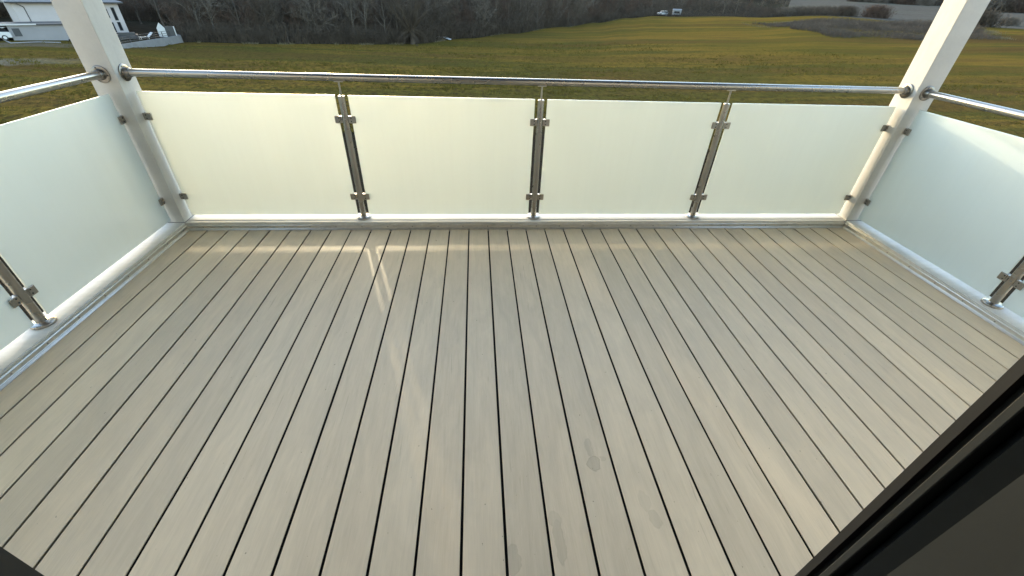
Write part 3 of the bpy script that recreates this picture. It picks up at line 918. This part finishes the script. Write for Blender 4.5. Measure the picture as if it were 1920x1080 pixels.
for (x, z, w, h) in ((10.85, 2.45, .8, 1.35), (12.05, 2.1, .5, 1.9), (10.95, .35, .8, 1.5), (12.1, .6, .5, 1.3), (7.2, 2.4, 1.0, 1.35), (4.4, 2.4, 1.0, 1.35)):
    if x > 7: win(x, z, w, h)
# low garage in front of it
gar = empty('garage', (-67.6, 73.4, -7.1), math.atan2(5.6, 6.6))
tag(gar, 'low grey garage with white roof edge in front of the white house', 'garage')
MB().box(0, 9.5, 0, 4.5, -.8, 1.95).build('wall', M['hgrey'], gar)
MB().box(-.9, 9.7, -.25, 4.7, 1.952, 2.12).build('roof', M['dgrey'], gar)
MB().box(-.95, 3.2, -.28, -.26, 1.99, 2.17).build('fascia', M['pwhite'], gar)
MB().box(.35, 1.15, -.03, -.002, .6, 1.6).build('window', M['hframe'], gar)
# terrace with retaining wall
tp = [(-51.5, 66.5), (-51.4, 86.3), (-57.5, 92.5), (-66, 80)]
def poly_prism(poly, z0, z1): return MB().prism(poly, lambda a, b, t: (a, b, t), z0, z1)
tag(poly_prism([(-51.68, 66.5), (-51.6, 86.2), (-57.5, 92.2), (-66, 80)], -9, -7.05).build('garden_terrace', M['litter']), kind='structure')
tag(poly_prism([(-51.45, 66.5), (-51.35, 86.3), (-57.4, 92.55), (-57.55, 92.42), (-51.58, 86.24), (-51.66, 66.5)], -9, -6.88).build('garden_wall', M['concrete']), 'grey concrete garden wall stepping out into the meadow beside the white house', 'wall')
fe = empty('terrace_railing', (-51.8, 72, -7.05))
tag(fe, 'dark metal railing on the terrace above the grey garden wall', 'railing')
for k in range(7):
    MB().box(-.04, .04, k * 2.0 - .04, k * 2.0 + .04, 0, 1.0).build('post', M['dgrey'], fe)
for z in (.35, .65, .96):
    MB().box(-.025, .025, 0, 12, z, z + .05).build('rail', M['dgrey'], fe)
# little cabin on the terrace
cb = empty('garden_cabin', (-53.2, 84.5, -7.05), R(35))
tag(cb, 'tiny white gabled garden cabin with dark side wall at the terrace end', 'cabin')
MB().prism([(-.55, 0), (.55, 0), (.55, 1.3), (0, 2.1), (-.55, 1.3)], lambda a, b, t: (a, t, b), -.05, 0.05).build('gable', M['pwhite'], cb)
MB().box(.56, 1.8, 0.02, .10, 0, 1.55).build('side_wall', M['dgrey'], cb)
MB().box(1.82, 1.95, -.1, .3, 0, 1.5).build('corner_board', M['pwhite'], cb)
sf = empty('garden_sofa', (-55.6, 79.5, -7.05), R(40))
tag(sf, 'dark garden sofa on the terrace by the white house', 'sofa')
MB().rbox(-1.1, 1.1, -.4, .4, 0.05, .45, .05).build('seat', M['dgrey'], sf)
MB().rbox(-1.1, 1.1, .25, .45, .452, .95, .05).build('backrest', M['dgrey'], sf)
for s in (-1, 1): MB().rbox(s * 1.22 - .11, s * 1.22 + .11, -.4, .45, .05, .7, .04).build('armrest', M['dgrey'], sf)
lt = empty('garden_lounger', (-53.6, 80.5, -7.05), R(60))
tag(lt, 'white garden lounger behind the terrace railing', 'lounger')
MB().box(-.95, .4, -.32, .32, .30, .38).build('seat', M['pwhite'], lt)
MB().prism([(.41, .30), (1.15, .85), (1.12, .92), (.40, .38)], lambda a, b, t: (a, t, b), -.32, .32).build('backrest', M['pwhite'], lt)
for sx in (-.85, .3):
    for sy in (-.27, .27): MB().box(sx - .03, sx + .03, sy - .03, sy + .03, 0, .299).build('leg', M['pwhite'], lt)
# parked car
def car(loc, rz, label, nm='parked_car'):
    c = empty(nm, loc, rz); tag(c, label, 'car')
    prof = [(-2.1, .35), (-2.15, .75), (-2.0, .98), (-1.1, 1.05), (2.0, 1.05), (2.1, .8), (2.08, .35)]
    MB().prism(prof, lambda a, b, t: (a, t, b), -.86, .86).build('body', M['paint'], c)
    MB().prism([(-1.15, 1.052), (-.45, 1.50), (1.55, 1.50), (1.95, 1.052)], lambda a, b, t: (a, t, b), -.78, .78).build('window_band', M['hglass'], c)
    MB().rbox(-.62, 1.68, -.76, .76, 1.502, 1.60, .04).build('roof', M['paint'], c)
    for x in (-1.3, 1.3):
        for s in (-1, 1):
            w = MB().tube((x, s * .68, .33), (x, s * .88, .33), .33, n=18).build('wheel', M['tyre'], c)
            MB().tube((x, s * .882, .33), (x, s * .90, .33), .20, n=14).build('rim', M['paint'], w)
    for s in (-1, 1): MB().rbox(-2.165, -2.10, s * .62 - .16, s * .62 + .16, .70, .86, .02).build('headlight', M['pwhite'], c)
    return c
car((-69.6, 73.0, terr(-69.6, 73.0)), R(25), 'white car with dark windows parked before the garage at the left photo edge')
kp = [(-72.5, 75.4), (-70.6, 74.8), (-67.5, 72.0), (-65.3, 70.1), (-64.6, 71.0), (-63.7, 72.6), (-61.5, 73.6)]
kb = MB()
for p, q in zip(kp[:-1], kp[1:]):
    kb.tube((p[0], p[1], terr(*p) + .06), (q[0], q[1], terr(*q) + .06), .07, n=8)
tag(kb.build('pale_hose', M['hgrey']), 'pale hose curving over the bare earth below the garage', 'hose')

# small pale things at the far meadow end
def far_box(nm, x, y, w, d, h, rz, label, cat, mat, roofmat):
    o = empty(nm, (x, y, terr(x, y)), rz); tag(o, label, cat)
    MB().rbox(-w / 2, w / 2, -d / 2, d / 2, .25, h, .12).build('body', mat, o)
    MB().prism([(-d / 2 - .1, h + .01), (d / 2 + .1, h + .01), (0, h + .45)], lambda a, b, t: (t, a, b), -w / 2 - .1, w / 2 + .1).build('roof', roofmat, o)
    MB().box(-w * .3, w * .3, -d / 2 - .03, -d / 2 - .004, h * .5, h * .8).build('window', M['hglass'], o)
    return o
car((77.5, 198.5, terr(77.5, 198.5)), R(10), 'white car parked at the far end of the meadow below the slope')
far_box('garden_shed', 83.0, 197.5, 3.4, 2.4, 1.9, R(-20), 'pale grey shed right of the white car at the far meadow end', 'shed', M['concrete'], M['hroof'])
# small pale uneven patch under the trees right of the willow
sh = MB()
g_ = []
for i in range(9):
    for j in range(5):
        x = -8.6 + i * .42; y = 104.0 + j * .5
        g_.append((x, y, terr(x, y) + .45 + .25 * noise.noise(Vector((x * 1.3, y * 1.3, 0))) - .02 * (i - 4) ** 2))
sh.add(g_, [(i * 5 + j, (i + 1) * 5 + j, (i + 1) * 5 + j + 1, i * 5 + j + 1) for i in range(8) for j in range(4)], True)
tag(sh.build('pale_patch', M['pwhite']), 'small uneven white patch under the trees right of the willow', 'sheet')
